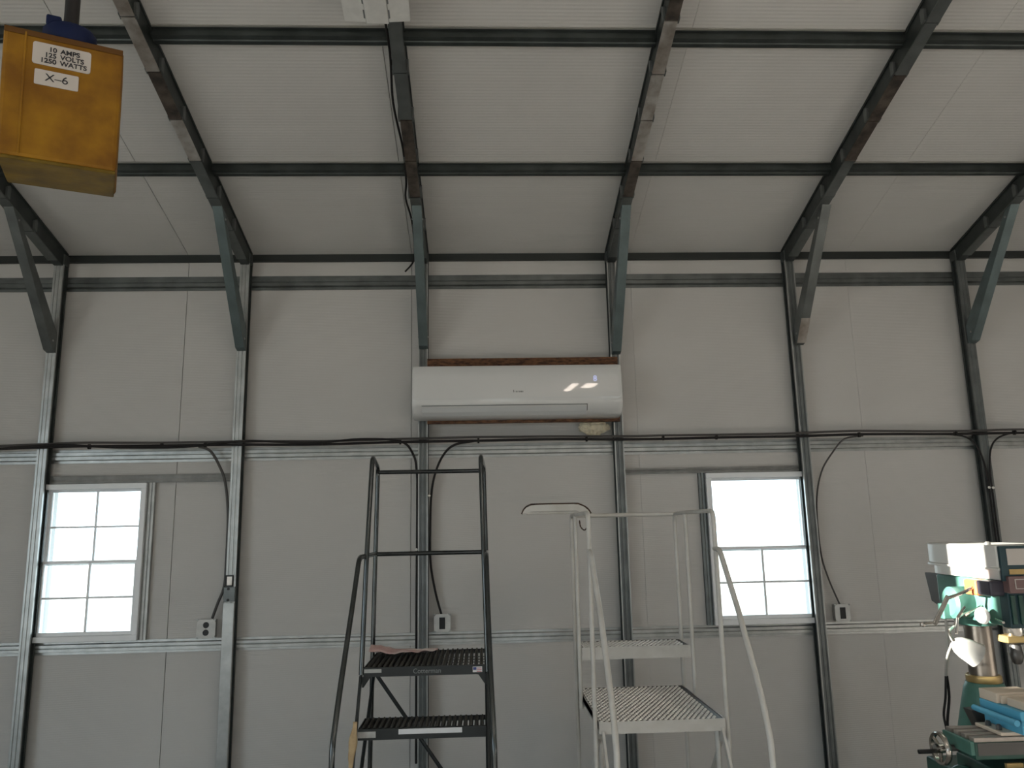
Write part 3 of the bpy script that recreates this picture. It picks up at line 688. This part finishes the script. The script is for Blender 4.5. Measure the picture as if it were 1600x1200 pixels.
lb = MB().box(4.715, 4.93, -2.09, -2.04, 1.362, 1.424).build('switch_panel', 'plate_brown', root, .003)
fr = MB().box(4.736, 4.80, -2.0925, -2.0905, 1.378, 1.414).build('switch_label', 'label_white', lb); MB().box(4.739, 4.797, -2.0932, -2.0926, 1.381, 1.411).build('switch_print', 'plate_brown', fr)
# head casting
MB().box(4.725, 4.915, -2.03, -1.60, 1.235, 1.407).build('head_casting', 'mill_green', root, .012)
hd = MB().box(4.715, 4.93, -2.07, -2.02, 1.235, 1.366).build('front_cover', 'mill_teal', root, .004)
for k in range(6): MB().box(4.722+k*.03, 4.738+k*.03, -2.078, -2.0705, 1.25, 1.355).build('rib', 'mill_dark_green', hd, .002)
MB().lathe([(.052, 0), (.062, .012), (.062, .075), (.05, .085)], tilt((4.735, -1.80, 1.305), (-1, 0, 0)), 24).build('gear_boss', 'mill_green', root)
MB().lathe([(.075, 1.205), (.082, 1.215), (.082, 1.30), (.07, 1.33)], Matrix.Translation((4.82, -1.70, 0)), 28).build('column_clamp', 'mill_green', root)
MB().box(4.665, 4.725, -1.968, -1.888, 1.345, 1.404).build('starter_box', 'orange', root, .008)
MB().box(4.662, 4.73, -2.055, -1.972, 1.350, 1.406).build('switch_box', 'dark_box', root, .008)
MB().lathe([(.004, 0), (.026, .004), (.032, .014), (.028, .024), (.010, .030)], tilt((4.690, -1.965, 1.272), (-1, -.25, 0)), 20).build('quill_knob', 'cover_white', root)
# crank lever
MB().tube([(4.735, -1.93, 1.385), (4.67, -1.945, 1.375), (4.61, -1.95, 1.352), (4.551, -1.95, 1.336)], .0065, 10, 5).build('lever_shaft', 'steel', root)
lv = Vector((4.495-4.553, 0, 1.248-1.338)); dn = lv.normalized(); nn = Vector((dn.z, 0, -dn.x))
M = Matrix.Translation((4.553, -1.955, 1.338)) @ Matrix(((dn.x, 0, nn.x, 0), (0, 1, 0, 0), (dn.z, 0, nn.z, 0), (0, 0, 0, 1)))
MB().obox(M, -.010, lv.length+.008, -.004, .004, -.0085, .0085).build('crank_arm', 'steel', root, .002)
MB().tube([(4.499, -1.955, 1.250), (4.447, -1.955, 1.245)], .0042, 8).build('crank_handle', 'steel', root)
MB().lathe([(.003, -.008), (.0085, -.005), (.0085, .005), (.003, .008)], tilt((4.443, -1.957, 1.243), (0, -1, 0)), 14).build('crank_knob', 'steel', root)
for (p, q, nm) in (((4.72, -1.90, 1.30), (4.63, -1.93, 1.268), 'feed_lever'), ((4.64, -1.92, 1.30), (4.60, -1.93, 1.262), 'feed_lever'), ((4.60, -1.93, 1.262), (4.585, -1.935, 1.20), 'feed_lever'), ((4.72, -1.98, 1.26), (4.70, -2.05, 1.255), 'feed_lever')):
    MB().tube([p, q], .005, 8).build(nm, 'steel', root)
MB().box(4.625, 4.665, -1.80, -1.76, 1.24, 1.30).build('stop_block', 'mill_green', root, .004)
# tilted dark bracket behind the cover
bk = MB().prism([(-1.50, 1.405), (-1.66, 1.405), (-1.66, 1.325), (-1.575, 1.27), (-1.53, 1.285)], lambda u, w, t: (t, u, w), 4.735, 4.76); bk.build('motor_bracket', 'steel_dark', root, .003)
MB().lathe([(.058, 0), (.062, .01), (.062, .15), (.05, .165)], Matrix.Translation((4.845, -1.56, 1.24)), 24).build('motor', 'mill_teal', root)
# column, quill, chuck
MB().lathe([(.052, .97), (.052, 1.25)], Matrix.Translation((4.82, -1.70, 0)), 28).build('column', 'column_steel', root)
MB().lathe([(.064, .978), (.066, .983), (.066, 1.002), (.062, 1.006)], Matrix.Translation((4.82, -1.70, 0)), 28).build('column_collar', 'brass', root)
MB().lathe([(.135, .62), (.115, .80), (.092, .90), (.078, .955), (.068, .978)], Matrix.Translation((4.82, -1.70, 0)), 28).build('column_base', 'mill_green', root)
MB().lathe([(.030, 1.16), (.034, 1.165), (.034, 1.24)], Matrix.Translation((4.815, -1.93, 0)), 20).build('quill', 'steel', root)
MB().box(4.765, 4.85, -1.965, -1.90, 1.166, 1.192).build('quill_clamp', 'brass', root, .004)
MB().lathe([(.012, 1.085), (.019, 1.095), (.023, 1.115), (.023, 1.130), (.021, 1.133), (.021, 1.15), (.016, 1.160)], Matrix.Translation((4.815, -1.93, 0)), 20).build('chuck', 'steel_dark', root)
# chip guard, base and saddle
MB().prism([(4.655, .905), (4.86, .915), (4.86, .80), (4.70, .80)], lambda u, w, t: (u, t, w), -1.86, -1.80).build('chip_guard', 'steel_dark', root, .003)
MB().box(4.62, 5.04, -2.12, -1.55, .50, .66).build('machine_base', 'mill_dark_green', root, .01)
MB().box(4.57, 5.0, -2.16, -1.86, .66, .76).build('saddle', 'mill_dark_green', root, .008)
MB().box(4.60, 4.98, -2.17, -2.155, .745, .765).build('saddle_strip', 'brass', root, .002)
MB().box(4.68, 5.0, -2.1, -1.56, 0, .50).build('stand', 'mill_dark_green', root, .01)
# table with T slots
ty0, ty1, tz = -2.105, -1.935, .872
tb = MB().box(4.50, 5.30, ty0, ty1, tz-.075, tz-.016); tb = tb.build('table', 'mill_dark_green', root, .003)
MB().box(4.51, 5.30, ty0-.001, ty0+.006, tz-.06, tz-.018).build('table_edge', 'steel_dark', tb)
edges = [ty0, ty0+.030, ty0+.048, ty0+.076, ty0+.094, ty0+.120, ty0+.138, ty1]
for k in range(0, 8, 2):
    MB().box(4.50, 5.30, edges[k], edges[k+1], tz-.016, tz).build('table_land', 'table_steel', tb, .002)
MB().box(4.485, 4.50, ty0, ty1, tz-.06, tz-.012).build('end_bracket', 'mill_green', tb, .003)
MB().box(4.60, 4.66, ty0-.012, ty0, tz-.10, tz-.085).build('scale_strip', 'brass', tb)
# hand wheels
def wheel(c, ax, r, m, hm):
    M = tilt(c, ax); w = MB(); n = 28
    rim = [(r*.80, -.008), (r*.93, -.011), (r, -.005), (r, .005), (r*.93, .011), (r*.80, .008), (r*.80, -.008)]
    w.lathe(rim, M, n, False); wo = w.build('hand_wheel', m, root)
    MB().lathe([(.016, -.012), (.016, .022)], M, 16).build('hub', m, wo)
    for k in range(3):
        a = 2*PI*k/3+.4; MB().tube([M @ Vector((.012*math.cos(a), .012*math.sin(a), 0)), M @ Vector((r*.84*math.cos(a), r*.84*math.sin(a), 0))], .007, 8).build('spoke', m, wo)
    MB().tube([M @ Vector((r*.85*math.cos(3.6), r*.85*math.sin(3.6), 0)), M @ Vector((r*.85*math.cos(3.6), r*.85*math.sin(3.6), .06))], .008, 10).build('handle', hm, wo)
wheel((4.435, -2.0, .812), (-1, 0, 0), .058, 'steel', 'black')
MB().tube([(4.50, -2.0, .812), (4.42, -2.0, .812)], .011, 12).build('lead_screw', 'steel_dark', root)
wheel((4.50, -2.02, .705), (-.85, -.5, .1), .055, 'mill_dark_green', 'black')
MB().tube([(4.50, -2.02, .705), (4.60, -1.97, .70)], .011, 12).build('cross_screw', 'steel_dark', root)
# lamp: bell hood on a flexible stem
lmp = MB(); ap = Vector((4.557, -1.955, 1.176)); ax = Vector((.075, -.012, -.046)); M = tilt(ap, ax); L = ax.length
lmp.lathe([(.012, 0), (.020, .004), (.032, .020), (.040, .045), (.046, L), (.047, L+.006), (.044, L+.006), (.037, .045), (.028, .020), (.010, .006)], M, 28, False)
lmp = lmp.build('lamp_hood', 'hood_white', root)
MB().lathe([(.010, .006), (.018, .03), (.022, .05), (.014, .066), (.002, .070)], M, 16).build('bulb', 'white_clip', lmp)
MB().tube([(4.557, -1.955, 1.176), (4.56, -1.93, 1.21), (4.60, -1.90, 1.225), (4.64, -1.88, 1.26), (4.72, -1.86, 1.28)], .006, 8, 5).build('lamp_stem', 'steel', root)
# cords hanging down beside the head
MB().tube([(4.735, -1.60, 1.40), (4.745, -1.60, 1.30), (4.748, -1.60, 1.20), (4.742, -1.60, 1.08), (4.722, -1.60, .985)], .0055, 8, 5).build('power_cord', 'cord_grey', root)
MB().tube([(4.555, -1.95, 1.17), (4.62, -1.80, 1.10), (4.69, -1.66, 1.03), (4.716, -1.605, .985)], .005, 8, 5).build('power_cord', 'cord_grey', root)
MB().tube([(4.724, -1.60, .985), (4.724, -1.60, .90), (4.704, -1.60, .80), (4.700, -1.60, .70)], .0055, 8, 5).build('power_cord', 'cable', root)
MB().tube([(4.714, -1.61, .985), (4.702, -1.61, .90), (4.686, -1.61, .83), (4.692, -1.61, .76), (4.684, -1.61, .70)], .005, 8, 5).build('power_cord', 'cable', root)
tag(root, 'green milling machine with white belt cover at the right edge', 'milling machine')
# vise standing on the table
root = empty('machine_vise', (4.76, -2.02, tz)); 
MB().box(4.645, 4.80, -2.16, -1.93, tz+.062, tz+.095).build('vise_body', 'vise_blue', root, .004)
MB().box(4.652, 4.80, -2.15, -1.94, tz+.014, tz+.062).build('vise_base', 'vise_blue', root, .003)
MB().box(4.605, 4.84, -2.10, -1.95, tz+.001, tz+.0135).build('clamp_flange', 'vise_cream', root, .003)
MB().box(4.648, 4.80, -2.03, -1.93, tz+.0955, tz+.132).build('fixed_jaw', 'vise_cream', root, .003)
MB().box(4.66, 4.80, -2.045, -2.032, tz+.0955, tz+.126).build('jaw_plate', 'vise_cream', root, .002)
MB().box(4.665, 4.80, -2.16, -2.062, tz+.0955, tz+.124).build('moving_jaw', 'vise_cream', root, .003)
MB().tube([(4.622, -1.93, tz+.062), (4.622, -2.17, tz+.060)], .011, 12).build('guide_bar', 'vise_blue', root)
for yy in (-2.0, -2.06): MB().lathe([(.011, 0), (.011, .012), (.006, .018)], Matrix.Translation((4.625, yy, tz+.014)), 6).build('clamp_nut', 'steel_dark', root)
tag(root, 'blue and cream machine vise on the milling table', 'vise')
